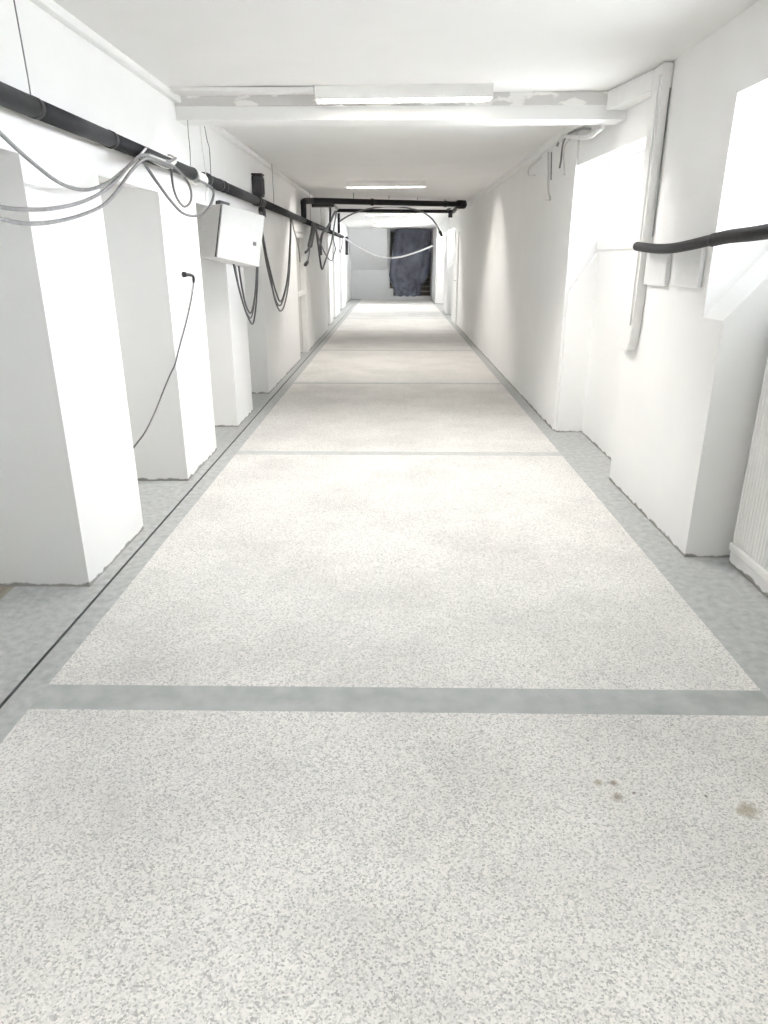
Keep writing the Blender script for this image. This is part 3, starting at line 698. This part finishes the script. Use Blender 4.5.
# ------------------------------------------------------------------ small cables under the beam on the right
for pts, r_, mt, lab in (
    ([(1.420, 5.368, 2.342), (1.420, 5.490, 2.336), (1.420, 5.673, 2.332), (1.420, 5.942, 2.362), (1.420, 6.279, 2.414), (1.420, 6.617, 2.467), (1.450, 6.865, 2.469)], 0.016, M_WHCABLE, 'pale cable hooping out under the right end of the beam'),
    ([(1.440, 5.801, 2.397), (1.440, 6.019, 2.434), (1.440, 6.314, 2.462), (1.440, 6.636, 2.482), (1.450, 6.868, 2.477), (1.440, 6.927, 2.438)], 0.010, M_GRCABLE, 'thin grey cable bent behind the pale hoop under the beam'),
    ([(1.450, 6.637, 2.466), (1.450, 6.719, 2.440), (1.450, 6.754, 2.383), (1.450, 6.762, 2.306), (1.450, 6.797, 2.247)], 0.008, M_GRCABLE, 'short grey cable hanging on the right wall before the window corner'),
    ([(1.450, 6.479, 2.429), (1.450, 6.650, 2.408), (1.450, 6.678, 2.335), (1.450, 6.620, 2.235), (1.450, 6.575, 2.168)], 0.007, M_WHCABLE, 'longest pale cable hanging on the right wall before the window corner'),
    ([(1.455, 7.390, 2.449), (1.455, 7.326, 2.288), (1.455, 7.256, 2.108), (1.455, 7.131, 2.021), (1.455, 7.316, 2.026)], 0.009, M_WHCABLE, 'white cable hanging straight on the right wall with a hooked end'),
    ([(1.455, 7.225, 2.428), (1.455, 7.189, 2.315), (1.455, 7.151, 2.185)], 0.006, M_GRCABLE, 'short grey cable beside the hooked white one on the right wall'),
    ([(1.455, 7.722, 2.439), (1.455, 8.034, 2.430), (1.455, 8.374, 2.420), (1.455, 8.377, 2.352), (1.455, 7.987, 2.312)], 0.006, M_WHCABLE, 'thin pale wire bent in a square hook high on the right wall')):
    cable('loose_cable', pts, r_, mt, lab, n=6)

# ------------------------------------------------------------------ radiator in the near recess
t = thing('radiator', (1.80, 2.83, 0.08), 'white ribbed panel radiator in the recess under the near right window', 'radiator')
m = MB()
pts = []
y0, y1 = 2.36, 3.33
n = 34
for k in range(n):
    a = y0 + (y1-y0)*k/n; w = (y1-y0)/n
    pts += [(a, 1.764), (a+w*0.25, 1.752), (a+w*0.6, 1.752), (a+w*0.8, 1.764)]
pts.append((y1, 1.764))
lo = [m.bm.verts.new((x, y, 0.12)) for y, x in pts]; hi = [m.bm.verts.new((x, y, 1.20)) for y, x in pts]
bl = [m.bm.verts.new((1.80, y, 0.12)) for y, x in pts]; bh = [m.bm.verts.new((1.80, y, 0.98)) for y, x in pts]
for k in range(len(pts)-1):
    m.bm.faces.new((lo[k], lo[k+1], hi[k+1], hi[k])); m.bm.faces.new((bl[k], bl[k+1], bh[k+1], bh[k]))
    m.bm.faces.new((lo[k], lo[k+1], bl[k+1], bl[k])); m.bm.faces.new((hi[k], hi[k+1], bh[k+1], bh[k]))
for k in (0, -1): m.bm.faces.new((lo[k], hi[k], bh[k], bl[k]))
m.build('ribbed_panel', M_RAD, t)
MB().box((1.748, 2.34, 1.201), (1.82, 3.345, 1.22)).build('top_cover', M_RAD, t, bevel=0.004)
MB().box((1.745, 2.345, 0.07), (1.82, 3.34, 0.118)).build('bottom_rail', M_RAD, t, bevel=0.012, seg=3)
MB().box((1.76, 2.345, 0.0), (1.838, 3.34, 0.068)).build('plinth', M_WALL, t, bevel=0.006)
for yy in (2.5, 3.2):
    MB().box((1.801, yy-0.02, 0.3), (1.838, yy+0.02, 0.8)).build('wall_bracket', M_STEEL, t)

# ------------------------------------------------------------------ camera and world
cam = bpy.data.cameras.new('camera'); co = bpy.data.objects.new('camera', cam); COL.objects.link(co)
co.location = (0, 0, 1.5)
f = 690.0
P = math.atan(254/f); PSI = math.atan(11/f*math.cos(P))
co.rotation_euler = (math.pi/2 - P, 0, PSI)
cam.sensor_fit = 'HORIZONTAL'; cam.sensor_width = 36; cam.lens = f/768*36
cam.clip_start = 0.05; cam.clip_end = 200
SC.camera = co

w = bpy.data.worlds.new('overcast_sky'); SC.world = w; w.use_nodes = True
bg = w.node_tree.nodes['Background']
bg.inputs['Color'].default_value = (0.90, 0.945, 1.0, 1)
bg.inputs['Strength'].default_value = 19.0
vs = SC.view_settings
vs.view_transform = 'Standard'; vs.look = 'None'; vs.gamma = 1.0; vs.use_curve_mapping = False
vs.exposure = 1.17
cy = SC.cycles
cy.use_denoising = True
cy.max_bounces = 14; cy.diffuse_bounces = 10; cy.glossy_bounces = 4; cy.transparent_max_bounces = 12
cy.sample_clamp_indirect = 8.0
